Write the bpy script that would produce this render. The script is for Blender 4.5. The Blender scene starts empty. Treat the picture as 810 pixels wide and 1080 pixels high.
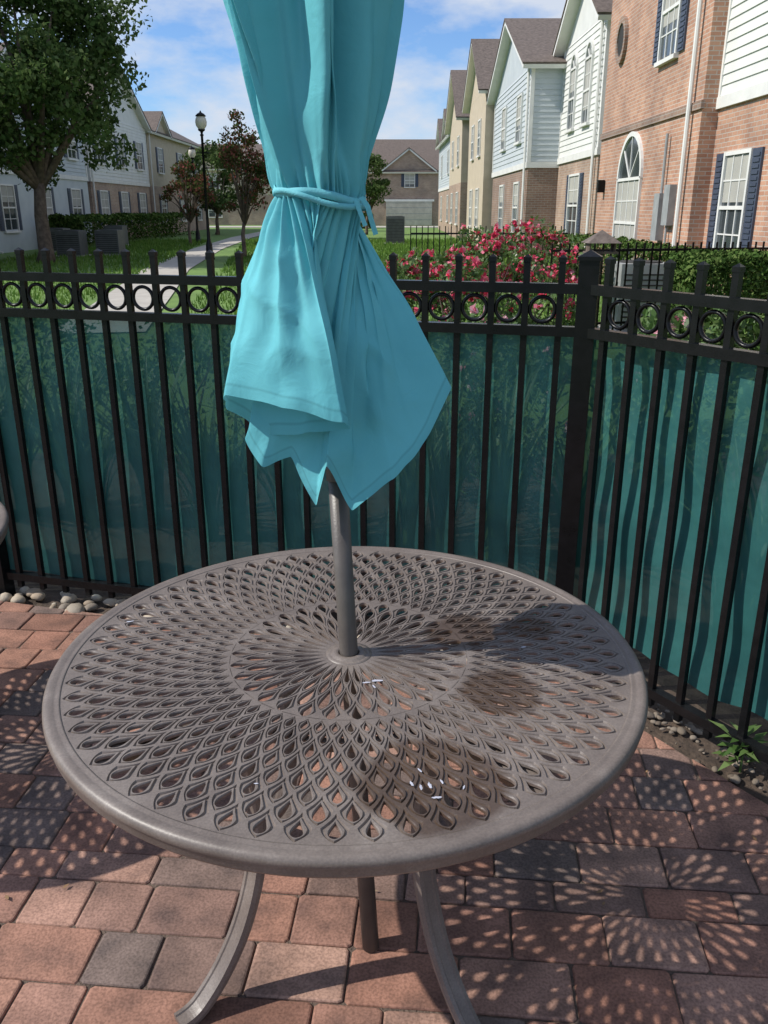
import bpy, math, random
import numpy as np
from mathutils import Vector, Matrix, noise
random.seed(7); rng=np.random.default_rng(7)
S=bpy.context.scene
R=math.radians
# ------------------------------------------------------------------ materials
def newmat(name):
    m=bpy.data.materials.new(name); m.use_nodes=True
    nt=m.node_tree; nt.nodes.clear()
    return m,nt,nt.nodes,nt.links
def ramp(N,stops,interp='LINEAR'):
    r=N.new('ShaderNodeValToRGB'); r.color_ramp.interpolation=interp
    e=r.color_ramp.elements
    while len(e)<len(stops): e.new(0.5)
    for el,(p,c) in zip(e,stops):
        el.position=p; el.color=(c[0],c[1],c[2],1)
    return r
def pmat(name,c1,c2=None,scale=5,rough=.7,bump=0,bscale=None,metal=0,island=None,transl=0,spec=.5,detail=5,leaf=False):
    m,nt,N,L=newmat(name)
    out=N.new('ShaderNodeOutputMaterial')
    tc=N.new('ShaderNodeTexCoord')
    no=N.new('ShaderNodeTexNoise'); no.inputs['Scale'].default_value=scale; no.inputs['Detail'].default_value=2 if leaf else detail
    L.new(tc.outputs['Object'],no.inputs['Vector'])
    if c2 is None: c2=tuple(x*.75 for x in c1)
    r=ramp(N,[(.3,c2),(.7,c1)]); L.new(no.outputs['Fac'],r.inputs['Fac'])
    col=r.outputs['Color']
    if island:
        g=N.new('ShaderNodeNewGeometry')
        ir=ramp(N,[(i/max(1,len(island)-1),c) for i,c in enumerate(island)])
        L.new(g.outputs['Random Per Island'],ir.inputs['Fac'])
        mx=N.new('ShaderNodeMix'); mx.data_type='RGBA'; mx.blend_type='MULTIPLY'; mx.inputs[0].default_value=1
        L.new(ir.outputs['Color'],mx.inputs[6]); L.new(col,mx.inputs[7]); col=mx.outputs[2]
    if leaf:
        b=N.new('ShaderNodeBsdfDiffuse'); L.new(col,b.inputs['Color']); sh=b.outputs[0]
    else:
        b=N.new('ShaderNodeBsdfPrincipled')
        b.inputs['Roughness'].default_value=rough; b.inputs['Metallic'].default_value=metal
        b.inputs['Specular IOR Level'].default_value=spec
        L.new(col,b.inputs['Base Color']); sh=b.outputs['BSDF']
    if bump:
        n2=N.new('ShaderNodeTexNoise'); n2.inputs['Scale'].default_value=bscale or scale*6; n2.inputs['Detail'].default_value=6
        L.new(tc.outputs['Object'],n2.inputs['Vector'])
        bp=N.new('ShaderNodeBump'); bp.inputs['Strength'].default_value=bump; bp.inputs['Distance'].default_value=.01
        L.new(n2.outputs['Fac'],bp.inputs['Height']); L.new(bp.outputs['Normal'],b.inputs['Normal'])
    if transl:
        t=N.new('ShaderNodeBsdfTranslucent'); L.new(col,t.inputs['Color'])
        ms=N.new('ShaderNodeMixShader'); ms.inputs[0].default_value=transl
        L.new(sh,ms.inputs[1]); L.new(t.outputs[0],ms.inputs[2]); sh=ms.outputs[0]
    L.new(sh,out.inputs['Surface'])
    return m
def brickmat(name,a,b2,mortar):
    m,nt,N,L=newmat(name)
    out=N.new('ShaderNodeOutputMaterial'); b=N.new('ShaderNodeBsdfPrincipled'); b.inputs['Roughness'].default_value=.85
    tc=N.new('ShaderNodeTexCoord'); sp=N.new('ShaderNodeSeparateXYZ'); L.new(tc.outputs['Object'],sp.inputs[0])
    ad=N.new('ShaderNodeMath'); L.new(sp.outputs[0],ad.inputs[0]); L.new(sp.outputs[1],ad.inputs[1])
    cb=N.new('ShaderNodeCombineXYZ'); L.new(ad.outputs[0],cb.inputs[0]); L.new(sp.outputs[2],cb.inputs[1])
    br=N.new('ShaderNodeTexBrick'); br.inputs['Scale'].default_value=1
    br.inputs['Brick Width'].default_value=.22; br.inputs['Row Height'].default_value=.075
    br.inputs['Mortar Size'].default_value=.008; br.inputs['Bias'].default_value=0
    br.inputs['Color1'].default_value=(*a,1); br.inputs['Color2'].default_value=(*b2,1); br.inputs['Mortar'].default_value=(*mortar,1)
    L.new(cb.outputs[0],br.inputs['Vector'])
    no=N.new('ShaderNodeTexNoise'); no.inputs['Scale'].default_value=1.3; no.inputs['Detail'].default_value=5; L.new(tc.outputs['Object'],no.inputs['Vector'])
    r=ramp(N,[(.3,(.72,.72,.74)),(.7,(1.1,1.08,1.05))]); L.new(no.outputs['Fac'],r.inputs[0])
    mx=N.new('ShaderNodeMix'); mx.data_type='RGBA'; mx.blend_type='MULTIPLY'; mx.inputs[0].default_value=1
    L.new(br.outputs['Color'],mx.inputs[6]); L.new(r.outputs[0],mx.inputs[7]); L.new(mx.outputs[2],b.inputs['Base Color'])
    bp=N.new('ShaderNodeBump'); bp.inputs['Strength'].default_value=.6; bp.inputs['Distance'].default_value=.008; bp.invert=True
    L.new(br.outputs['Fac'],bp.inputs['Height']); L.new(bp.outputs[0],b.inputs['Normal'])
    L.new(b.outputs[0],out.inputs[0]); return m
M={}
M['brick']=brickmat('brick_orange',(.50,.285,.19),(.39,.20,.13),(.48,.42,.36))
M['brick_buff']=brickmat('brick_buff',(.42,.30,.22),(.34,.22,.16),(.42,.38,.33))
M['brick_dark']=brickmat('brick_brown',(.30,.20,.15),(.24,.15,.11),(.33,.3,.27))
M['siding']=pmat('siding_white',(.70,.70,.66),(.62,.62,.59),2,.6)
M['siding_grey']=pmat('siding_blue_grey',(.50,.54,.55),(.44,.48,.5),2,.6)
M['stucco']=pmat('stucco_tan',(.52,.44,.33),(.45,.38,.28),3,.9,.3,60)
M['trim']=pmat('trim_white',(.75,.74,.70),(.66,.65,.62),3,.5)
M['shingle']=pmat('roof_shingle',(.17,.135,.115),(.09,.07,.06),9,.9,.8,30)
M['shutter']=pmat('shutter_paint',(.06,.075,.11),(.045,.055,.085),4,.5)
M['dark']=pmat('dark_opening',(.03,.028,.025),(.02,.02,.02),3,.8)
M['door']=pmat('garage_door_paint',(.5,.47,.4),None,3,.5)
M['glass']=pmat('window_glass',(.07,.085,.09),(.03,.035,.04),.9,.06,spec=.9)
M['blind']=pmat('window_blind',(.42,.41,.36),(.34,.33,.3),2,.7)
M['black']=pmat('black_powder_coat',(.005,.0055,.006),(.009,.009,.010),25,.27,.05,300,spec=.22)
M['utility']=pmat('utility_grey',(.33,.34,.34),(.25,.26,.26),6,.55,.1)
M['utility_dark']=pmat('utility_dark',(.12,.125,.125),(.08,.085,.085),6,.55,.1)
M['concrete']=pmat('concrete_path',(.45,.42,.37),(.36,.33,.29),3,.9,.4,40)
M['mulch']=pmat('mulch_soil',(.10,.07,.05),(.04,.028,.02),18,.95,1.0,60)
M['sand']=pmat('joint_sand',(.16,.115,.09),(.075,.055,.043),30,.95,.8,150)
M['bark']=pmat('tree_bark',(.16,.12,.09),(.07,.05,.04),8,.95,1,25)
W=(1,1,1); W7=(.7,.7,.7)
M['leaf_oak']=pmat('oak_leaves',W,W7,.6,island=[(.05,.09,.03),(.08,.135,.04),(.12,.18,.06),(.16,.21,.09)],transl=.3,leaf=True)
M['leaf_shrub']=pmat('shrub_leaves',W,W7,2,.5,island=[(.04,.09,.018),(.08,.16,.035),(.13,.22,.06),(.18,.26,.085)],transl=.3)
M['leaf_hedge']=pmat('hedge_leaves',W,(.6,.6,.6),3,island=[(.035,.07,.018),(.065,.12,.03),(.10,.16,.045),(.15,.20,.06)],leaf=True)
M['leaf_dark']=pmat('dark_leaves',W,W7,1,island=[(.02,.042,.016),(.04,.075,.027),(.06,.10,.04)],leaf=True)
M['leaf_red']=pmat('crape_myrtle_leaves',W,W7,1,island=[(.05,.08,.025),(.08,.11,.035),(.14,.09,.045),(.32,.09,.09)],transl=.25,leaf=True)
M['rose']=pmat('rose_petals',W,(.8,.8,.8),4,island=[(.60,.03,.07),(.75,.07,.15),(.78,.16,.25),(.82,.36,.42)],transl=.25,leaf=True)
M['pinkpetal']=pmat('pink_petals',W,(.85,.85,.85),4,island=[(.75,.2,.3),(.8,.45,.5),(.85,.65,.65)],transl=.3,leaf=True)
M['grassblade']=pmat('grass_blades',W,W7,.8,island=[(.09,.19,.035),(.14,.25,.05),(.20,.30,.075)],transl=.3,leaf=True)
M['stone']=pmat('river_stones',W,(.7,.7,.7),8,.8,.4,40,island=[(.26,.20,.14),(.42,.33,.24),(.52,.45,.35),(.20,.16,.13)])
M['pebble']=pmat('pebbles',W,(.7,.7,.7),8,.9,.4,40,island=[(.13,.10,.075),(.20,.16,.12),(.28,.23,.18),(.09,.07,.055)])
M['globe']=pmat('lamp_globe',(.8,.76,.66),(.75,.7,.6),3,.3,transl=.3)
M['lawn']=pmat('lawn',(.15,.25,.055),(.09,.16,.035),1.2,.95,1,25)

# ------------------------------------------------------------------ mesh helpers
def empty(name,parent=None,loc=(0,0,0)):
    o=bpy.data.objects.new(name,None); S.collection.objects.link(o); o.location=loc
    if parent: o.parent=parent
    return o
def mesh(name,V,F,mat,parent=None,smooth=False,loc=(0,0,0),fix=False):
    me=bpy.data.meshes.new(name); me.from_pydata([tuple(v) for v in V],[],[tuple(f) for f in F]); me.update()
    if fix:
        import bmesh
        bm=bmesh.new(); bm.from_mesh(me); bmesh.ops.recalc_face_normals(bm,faces=bm.faces); bm.to_mesh(me); bm.free()
    if smooth: me.polygons.foreach_set('use_smooth',[True]*len(me.polygons))
    me.materials.append(mat)
    o=bpy.data.objects.new(name,me); S.collection.objects.link(o); o.location=loc
    if parent: o.parent=parent
    return o
class Acc:
    def __init__(s): s.d={}
    def add(s,key,V,F):
        v,f=s.d.setdefault(key,([],[])); n=len(v); v.extend(V); f.extend([tuple(i+n for i in q) for q in F])
    def done(s,parent,smooth=()):
        for (pn,mk),(v,f) in s.d.items():
            mesh(pn,v,f,M[mk],parent,smooth=pn in smooth,fix=True)
BF=[(0,1,2,3),(7,6,5,4),(0,4,5,1),(1,5,6,2),(2,6,7,3),(3,7,4,0)]
class Frame:
    def __init__(s,O,t,n): s.O=Vector(O); s.t=Vector(t).normalized(); s.n=Vector(n).normalized(); s.z=Vector((0,0,1))
    def p(s,a,b,c): return s.O+s.t*a+s.z*b+s.n*c
    def box(s,A,key,a0,a1,b0,b1,c0,c1):
        V=[s.p(a,b,c) for b in (b0,b1) for a,c in ((a0,c0),(a1,c0),(a1,c1),(a0,c1))]
        A.add(key,V,BF)
def tube(path,rad,seg=12,cap=True):
    P=[Vector(p) for p in path]; V=[];F=[]
    if not hasattr(rad,'__len__'): rad=[rad]*len(P)
    up=Vector((0,0,1)) if abs((P[-1]-P[0]).normalized().z)<.9 else Vector((0,1,0))
    for i,p in enumerate(P):
        d=(P[min(i+1,len(P)-1)]-P[max(i-1,0)]).normalized()
        a=d.cross(up).normalized(); b=d.cross(a).normalized()
        for k in range(seg):
            th=2*math.pi*k/seg; V.append(p+(a*math.cos(th)+b*math.sin(th))*rad[i])
    for i in range(len(P)-1):
        for k in range(seg):
            k2=(k+1)%seg; F.append((i*seg+k,i*seg+k2,(i+1)*seg+k2,(i+1)*seg+k))
    if cap: F.append(tuple(range(seg))[::-1]); F.append(tuple((len(P)-1)*seg+k for k in range(seg)))
    return V,F
def lathe(prof,seg=32,c=(0,0,0)):
    V=[];F=[]
    for r,z in prof:
        for k in range(seg):
            a=2*math.pi*k/seg; V.append((c[0]+r*math.cos(a),c[1]+r*math.sin(a),c[2]+z))
    for i in range(len(prof)-1):
        for k in range(seg):
            k2=(k+1)%seg; F.append((i*seg+k,i*seg+k2,(i+1)*seg+k2,(i+1)*seg+k))
    return V,F
def unit(n):
    v=rng.normal(size=(n,3)); return v/np.linalg.norm(v,axis=1)[:,None]
def leaves(name,C,L,Wd,mat,parent=None,up=.3):
    C=np.asarray(C); n=len(C); a=unit(n); q=unit(n); q[:,2]+=up
    b=np.cross(a,q); b/=np.linalg.norm(b,axis=1)[:,None]+1e-9
    sz=rng.uniform(.6,1.3,n)[:,None]
    V=np.stack([C-a*L*sz/2,C+b*Wd*sz/2-a*L*sz*.08,C+a*L*sz/2,C-b*Wd*sz/2-a*L*sz*.08],1).reshape(-1,3)
    me=bpy.data.meshes.new(name)
    me.vertices.add(4*n); me.vertices.foreach_set('co',V.astype(np.float32).ravel())
    me.loops.add(4*n); me.loops.foreach_set('vertex_index',np.arange(4*n,dtype=np.int32))
    me.polygons.add(n); me.polygons.foreach_set('loop_start',np.arange(0,4*n,4,dtype=np.int32))
    me.update(calc_edges=True); me.validate(); me.materials.append(mat)
    o=bpy.data.objects.new(name,me); S.collection.objects.link(o)
    if parent: o.parent=parent
    return o
def clumps(c,rad,ncl,nper,cr,flat=1):
    out=[];cc=[]
    for i in range(ncl):
        d=unit(1)[0]; rr=rng.uniform(.35,1.0)**.6
        p=np.array(c)+d*np.array(rad)*rr*(.8+.3*rng.random())
        cc.append(p); k=rng.uniform(.5,1.2)*cr
        n=int(nper*rng.uniform(.6,1.3)); q=unit(n)*(rng.random(n)[:,None]**.45)*k; q[:,2]*=.7*flat
        out.append(p+q)
    return np.concatenate(out),cc
def tree(name,base,h,c,rad,ncl,nper,cr,leaf,mk,tr=.2,wid=.6):
    e=empty(name)
    P,cc=clumps(c,rad,ncl,nper,cr)
    leaves('crown',P,leaf,leaf*wid,M[mk],e)
    b=Vector(base); fork=Vector((base[0]+.1,base[1],base[2]+h))
    V,F=tube([b,b.lerp(fork,.15)+Vector((.03,0,0)),b.lerp(fork,.6)-Vector((.04,0,0)),fork],[tr*1.4,tr,tr*.85,tr*.7],10)
    A=Acc(); A.add(('trunk','bark'),V,F)
    for p in cc[::max(1,len(cc)//16)]:
        p=Vector(p); m=fork.lerp(p,.5)+Vector((random.uniform(-.2,.2)*rad[0]/3,0,.15*rad[2]/2))
        V,F=tube([fork-Vector((0,0,.2)),m,p],[tr*.5,tr*.3,tr*.06],7); A.add(('limbs','bark'),V,F)
    A.done(e,('trunk','limbs')); return e

# ------------------------------------------------------------------ camera / light / world
cam=bpy.data.cameras.new('camera'); co=bpy.data.objects.new('camera',cam); S.collection.objects.link(co)
co.location=(0,0,1.61); co.rotation_euler=(R(90-19.67),0,0)
cam.sensor_fit='VERTICAL'; cam.sensor_height=24; cam.lens=895/1080*24; cam.clip_end=2000; cam.clip_start=.05
S.camera=co
EL,AZ=44,math.atan2(.09,1)
d=Vector((math.cos(AZ)*math.cos(R(EL)),math.sin(AZ)*math.cos(R(EL)),-math.sin(R(EL))))
sl=bpy.data.lights.new('sun','SUN'); sl.energy=5.0; sl.angle=R(.53); sl.color=(1,.955,.88)
so=bpy.data.objects.new('sun',sl); S.collection.objects.link(so); so.rotation_euler=d.to_track_quat('-Z','Y').to_euler(); so.location=(-20,-2,20)
w=bpy.data.worlds.new('World'); S.world=w; w.use_nodes=True
N=w.node_tree.nodes; L=w.node_tree.links; N.clear()
out=N.new('ShaderNodeOutputWorld'); bg=N.new('ShaderNodeBackground'); bg.inputs[1].default_value=.15
sky=N.new('ShaderNodeTexSky'); sky.sky_type='NISHITA'; sky.sun_disc=False; sky.sun_elevation=R(EL)
sky.sun_rotation=math.atan2(-d.x,-d.y)%(2*math.pi); sky.dust_density=.3; sky.ozone_density=4.0; sky.air_density=1.0
tc=N.new('ShaderNodeTexCoord'); mp=N.new('ShaderNodeMapping'); mp.inputs['Scale'].default_value=(1,1,2.2); mp.inputs['Location'].default_value=(1.35,.2,.45)
L.new(tc.outputs['Generated'],mp.inputs[0])
no=N.new('ShaderNodeTexNoise'); no.inputs['Scale'].default_value=4.2; no.inputs['Detail'].default_value=10; no.inputs['Roughness'].default_value=.58; L.new(mp.outputs[0],no.inputs['Vector'])
rp=ramp(N,[(.42,(0,0,0)),(.57,(.92,.92,.92))]); L.new(no.outputs['Fac'],rp.inputs[0])
tint=N.new('ShaderNodeMix'); tint.data_type='RGBA'; tint.blend_type='MULTIPLY'; tint.inputs[0].default_value=1; L.new(sky.outputs[0],tint.inputs[6]); tint.inputs[7].default_value=(.70,.84,1.05,1)
mx=N.new('ShaderNodeMix'); mx.data_type='RGBA'; L.new(rp.outputs[0],mx.inputs[0]); L.new(tint.outputs[2],mx.inputs[6]); mx.inputs[7].default_value=(4.6,5.0,5.7,1)
L.new(mx.outputs[2],bg.inputs[0]); L.new(bg.outputs[0],out.inputs[0])
S.view_settings.view_transform='Standard'; S.view_settings.look='None'; S.view_settings.exposure=0

# ------------------------------------------------------------------ ground
mesh('ground',[(-400,-60,-.04),(400,-60,-.04),(400,600,-.04),(-400,600,-.04)],[(0,1,2,3)],M['lawn'])
P0=Vector((.66,2.83,0)); DL=Vector((-.9666,.2568,0)).normalized(); DR=Vector((.56,-.83,0)).normalized()
NL=Vector((-.2568,-.9666,0)).normalized(); NR=Vector((-.83,-.56,0)).normalized()
A=P0+DL*6; B=P0+DR*6
bed=[A+NL*.15,P0+(NL+NR)*.08,B+NR*.15,B-NR*4.2,P0+Vector((3.4,3.2,0)),P0+Vector((0,2.9,0)),A-NL*1.6]
mesh('planting_bed',[(p.x,p.y,-.03) for p in bed],[tuple(range(len(bed)))],M['mulch'])
def clip(poly,pt,n,off):
    o=[]; k=len(poly)
    f=lambda q:(q[0]-pt.x)*n.x+(q[1]-pt.y)*n.y-off
    for i in range(k):
        a,b=poly[i],poly[(i+1)%k]; fa,fb=f(a),f(b)
        if fa>=0:o.append(a)
        if (fa>=0)!=(fb>=0):
            t=fa/(fa-fb); o.append((a[0]+(b[0]-a[0])*t,a[1]+(b[1]-a[1])*t))
    return o
pm,nt,N,L=newmat('clay_paver')
out=N.new('ShaderNodeOutputMaterial'); b=N.new('ShaderNodeBsdfPrincipled'); b.inputs['Roughness'].default_value=.88; b.inputs['Specular IOR Level'].default_value=.3
tcn=N.new('ShaderNodeTexCoord'); g=N.new('ShaderNodeNewGeometry')
ir=ramp(N,[(0,(.30,.15,.108)),(.2,(.37,.205,.15)),(.36,(.23,.12,.088)),(.5,(.39,.245,.19)),(.64,(.27,.145,.11)),(.76,(.18,.145,.13)),(.88,(.32,.17,.125)),(1,(.15,.122,.11))])
L.new(g.outputs['Random Per Island'],ir.inputs[0])
n1=N.new('ShaderNodeTexNoise'); n1.inputs['Scale'].default_value=9; n1.inputs['Detail'].default_value=8; L.new(tcn.outputs['Object'],n1.inputs['Vector'])
r1=ramp(N,[(.3,(.55,.58,.62)),(.5,(.93,.93,.93)),(.72,(1.25,1.25,1.25))]); L.new(n1.outputs['Fac'],r1.inputs[0])
m1=N.new('ShaderNodeMix'); m1.data_type='RGBA'; m1.blend_type='MULTIPLY'; m1.inputs[0].default_value=1
L.new(ir.outputs[0],m1.inputs[6]); L.new(r1.outputs[0],m1.inputs[7])
n3=N.new('ShaderNodeTexNoise'); n3.inputs['Scale'].default_value=1.6; n3.inputs['Detail'].default_value=5; L.new(tcn.outputs['Object'],n3.inputs['Vector'])
r3=ramp(N,[(.35,(.8,.78,.76)),(.65,(1.15,1.12,1.1))]); L.new(n3.outputs['Fac'],r3.inputs[0])
m3=N.new('ShaderNodeMix'); m3.data_type='RGBA'; m3.blend_type='MULTIPLY'; m3.inputs[0].default_value=1
L.new(m1.outputs[2],m3.inputs[6]); L.new(r3.outputs[0],m3.inputs[7])
n4=N.new('ShaderNodeTexNoise'); n4.inputs['Scale'].default_value=160; n4.inputs['Detail'].default_value=3; L.new(tcn.outputs['Object'],n4.inputs['Vector'])
r4=ramp(N,[(.35,(.72,.72,.72)),(.6,(1.1,1.1,1.1))]); L.new(n4.outputs['Fac'],r4.inputs[0])
m4=N.new('ShaderNodeMix'); m4.data_type='RGBA'; m4.blend_type='MULTIPLY'; m4.inputs[0].default_value=1
L.new(m3.outputs[2],m4.inputs[6]); L.new(r4.outputs[0],m4.inputs[7]); L.new(m4.outputs[2],b.inputs['Base Color'])
bp=N.new('ShaderNodeBump'); bp.inputs['Strength'].default_value=.5; bp.inputs['Distance'].default_value=.004
n5=N.new('ShaderNodeTexNoise'); n5.inputs['Scale'].default_value=70; n5.inputs['Detail'].default_value=8; L.new(tcn.outputs['Object'],n5.inputs['Vector'])
L.new(n5.outputs['Fac'],bp.inputs['Height']); L.new(bp.outputs[0],b.inputs['Normal']); L.new(b.outputs[0],out.inputs[0])
PV=[];PF=[]
rot=R(-5); ca,sa=math.cos(rot),math.sin(rot)
y=-1.6
while y<5.2:
    hh=random.choice([.15,.15,.15,.10]); x=-4.2-random.random()*.2
    while x<4.0:
        ww=random.choice([.15,.15,.22,.22,.25])
        g2=.0022; cf=.007
        x0,x1,y0,y1=x+g2,x+ww-g2,y+g2,y+hh-g2
        j=lambda:random.uniform(-.0018,.0018)
        poly=[(x0+cf,y0),(x1-cf,y0),(x1,y0+cf),(x1,y1-cf),(x1-cf,y1),(x0+cf,y1),(x0,y1-cf),(x0,y0+cf)]
        poly=[(p[0]+j(),p[1]+j()) for p in poly]
        poly=[(p[0]*ca-p[1]*sa,p[0]*sa+p[1]*ca) for p in poly]
        poly=clip(poly,P0,NL,.09)
        if len(poly)>2: poly=clip(poly,P0,NR,.09)
        x+=ww
        if len(poly)<3: continue
        cx=sum(p[0] for p in poly)/len(poly); cy=sum(p[1] for p in poly)/len(poly)
        zt=random.uniform(-.002,.002); tx,ty=random.uniform(-.012,.012),random.uniform(-.012,.012)
        n0=len(PV);k=len(poly)
        for sc,zz in ((0,-.045),(0,-.0045),(.002,-.0015),(.0055,0)):
            for p in poly:
                dx,dy=p[0]-cx,p[1]-cy; l=math.hypot(dx,dy) or 1
                f=max(0.1,1-sc*1.3/l)
                PV.append((cx+dx*f,cy+dy*f,zz+zt+dx*tx+dy*ty))
        for lv in range(3):
            for i in range(k):
                i2=(i+1)%k; PF.append((n0+lv*k+i,n0+lv*k+i2,n0+(lv+1)*k+i2,n0+(lv+1)*k+i))
        PF.append(tuple(n0+3*k+i for i in range(k)))
    y+=hh
mesh('brick_paver_patio',PV,PF,pm,fix=False)
sb=[P0+DL*6+NL*.08,P0+(NL+NR)*.05,P0+DR*6+NR*.08,Vector((4,-3,0)),Vector((-5,-3,0))]
mesh('paver_joint_sand',[(p.x,p.y,-.0065) for p in sb],[tuple(range(5))],M['sand'])
import bmesh
def stone(SV,SF,c,r):
    bm=bmesh.new(); bmesh.ops.create_icosphere(bm,subdivisions=2,radius=1)
    o=Vector((random.random()*9,random.random()*9,0)); s=Vector((r*random.uniform(.8,1.5),r*random.uniform(.7,1.1),r*random.uniform(.45,.75)))
    an=random.random()*6
    n0=len(SV)
    for v in bm.verts:
        q=v.co*(1+.25*noise.noise(v.co*1.3+o)); q=Vector((q.x*s.x,q.y*s.y,q.z*s.z))
        q=Vector((q.x*math.cos(an)-q.y*math.sin(an),q.x*math.sin(an)+q.y*math.cos(an),q.z)); SV.append(q+Vector(c))
    for f in bm.faces: SF.append(tuple(n0+v.index for v in f.verts))
    bm.free()
SV=[];SF=[]
for i in range(120):
    s=random.uniform(.0,3.4); o=random.uniform(-.06,.085); p=P0+DL*s+NL*o; stone(SV,SF,(p.x,p.y,-.008),random.choice([.012,.018,.022,.028]) if s<1.6 else random.choice([.014,.02,.03,.04]))
mesh('river_stones',SV,SF,M['stone'],smooth=True)
SV=[];SF=[]
for i in range(300):
    s=random.uniform(.0,2.3); o=random.uniform(-.12,.095); p=P0+DR*s+NR*o; stone(SV,SF,(p.x,p.y,-.016),random.choice([.004,.006,.008,.011,.015]))
mesh('pebbles',SV,SF,M['pebble'],smooth=True)

# ------------------------------------------------------------------ fence
fe=empty('metal_fence'); A=Acc()
ZU,ZL,ZB=1.365,1.228,.085
SP=.113
def torus(F,a,b,c,R0,r,A,key,su=28,sv=8):
    V=[];Fc=[]
    for i in range(su):
        u=2*math.pi*i/su
        for j in range(sv):
            v=2*math.pi*j/sv; rr=R0+r*math.cos(v)
            V.append(F.p(a+rr*math.cos(u),b+rr*math.sin(u),c+r*1.3*math.sin(v)))
    for i in range(su):
        for j in range(sv):
            Fc.append((i*sv+j,((i+1)%su)*sv+j,((i+1)%su)*sv+(j+1)%sv,i*sv+(j+1)%sv))
    A.add(key,V,Fc)
def post(F,a,h=1.455):
    F.box(A,('posts','black'),a-.032,a+.032,-.03,h,-.032,.032)
    F.box(A,('post_caps','black'),a-.038,a+.038,h,h+.012,-.038,.038)
    V=[F.p(a+i*.036,h+.012,j*.036) for i,j in ((-1,-1),(1,-1),(1,1),(-1,1))]+[F.p(a,h+.032,0)]
    A.add(('post_caps','black'),V,[(0,1,4),(1,2,4),(2,3,4),(3,0,4),(3,2,1,0)])
FL=Frame(P0,DL,NL); FR=Frame(P0,DR,NR)
post(FL,0)
for F,Ln,pl in ((FL,4.9,[2.44,4.88]),(FR,2.5,[2.44])):
    for zc in (ZU,ZL,ZB):
        F.box(A,('rails','black'),.02,Ln,zc-.016,zc+.016,-.017,.017)
    n=int(Ln/SP)
    for i in range(n):
        a=.085+i*SP
        if any(abs(a-q)<.05 for q in pl): continue
        F.box(A,('pickets','black'),a-.0105,a+.0105,.035,1.452,-.0105,.0105)
        V=[F.p(a+i2*.0125,1.448,j2*.0125) for i2,j2 in ((-1,-1),(1,-1),(1,1),(-1,1))]+[F.p(a+i2*.0125,1.462,j2*.0125) for i2,j2 in ((-1,-1),(1,-1),(1,1),(-1,1))]+[F.p(a,1.472,0)]
        A.add(('picket_caps','black'),V,[(3,2,1,0),(0,1,5,4),(1,2,6,5),(2,3,7,6),(3,0,4,7),(4,5,8),(5,6,8),(6,7,8),(7,4,8)])
        am=a+SP/2
        if not any(abs(am-q)<.07 for q in pl): torus(F,am,(ZU+ZL)/2,0,.041,.0065,A,('rings','black'))
    for q in pl: post(F,q)
A.done(fe,('rings',))
fm,nt,N,L=newmat('teal_mesh_fabric')
out=N.new('ShaderNodeOutputMaterial'); b=N.new('ShaderNodeBsdfPrincipled'); b.inputs['Roughness'].default_value=.5; b.inputs['Specular IOR Level'].default_value=.4
tcn=N.new('ShaderNodeTexCoord')
n1=N.new('ShaderNodeTexNoise'); n1.inputs['Scale'].default_value=2.6; n1.inputs['Detail'].default_value=8; n1.inputs['Roughness'].default_value=.6; L.new(tcn.outputs['Object'],n1.inputs['Vector'])
r1=ramp(N,[(.32,(.020,.098,.100)),(.68,(.042,.185,.176))]); L.new(n1.outputs['Fac'],r1.inputs[0]); L.new(r1.outputs[0],b.inputs['Base Color'])
n2=N.new('ShaderNodeTexNoise'); n2.inputs['Scale'].default_value=12; n2.inputs['Detail'].default_value=6; L.new(tcn.outputs['Object'],n2.inputs['Vector'])
bp=N.new('ShaderNodeBump'); bp.inputs['Strength'].default_value=.45; bp.inputs['Distance'].default_value=.014; L.new(n2.outputs['Fac'],bp.inputs['Height']); L.new(bp.outputs[0],b.inputs['Normal'])
t=N.new('ShaderNodeBsdfTranslucent'); L.new(r1.outputs[0],t.inputs[0]); ms=N.new('ShaderNodeMixShader'); ms.inputs[0].default_value=.22
L.new(b.outputs[0],ms.inputs[1]); L.new(t.outputs[0],ms.inputs[2])
tr=N.new('ShaderNodeBsdfTransparent'); tr.inputs[0].default_value=(.8,1,.98,1); ms2=N.new('ShaderNodeMixShader'); ms2.inputs[0].default_value=.16
L.new(ms.outputs[0],ms2.inputs[1]); L.new(tr.outputs[0],ms2.inputs[2]); L.new(ms2.outputs[0],out.inputs[0])
FV=[];FF=[]
for F,Ln,zb,sd,amp,off in ((FL,4.85,.09,0,.0045,.0185),(FR,2.45,.17,5,.017,.036)):
    ns=int(Ln/.015); nz=46; n0=len(FV)
    for i in range(ns+1):
        s=-.03+i*(Ln+.03)/ns
        for k in range(nz+1):
            tz=k/nz; bot=zb+.015*math.sin(s*9+sd)+.018*noise.noise(Vector((s*6,sd,0)))
            z=bot+(ZL-.01-bot)*tz
            en=min(1,(1-tz)*5+.15)
            o=amp*noise.noise(Vector((s*2.6,z*3.4,sd)))*1.7+(amp*.35*math.sin(s*13+2.2*math.sin(z*4+sd)+sd) if sd else 0)
            FV.append(F.p(s,z,-off-o*en*.9))
    for i in range(ns):
        for k in range(nz):
            a=n0+i*(nz+1)+k; FF.append((a,a+nz+1,a+nz+2,a+1))
mesh('fabric_screen',FV,FF,fm,smooth=True)

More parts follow.
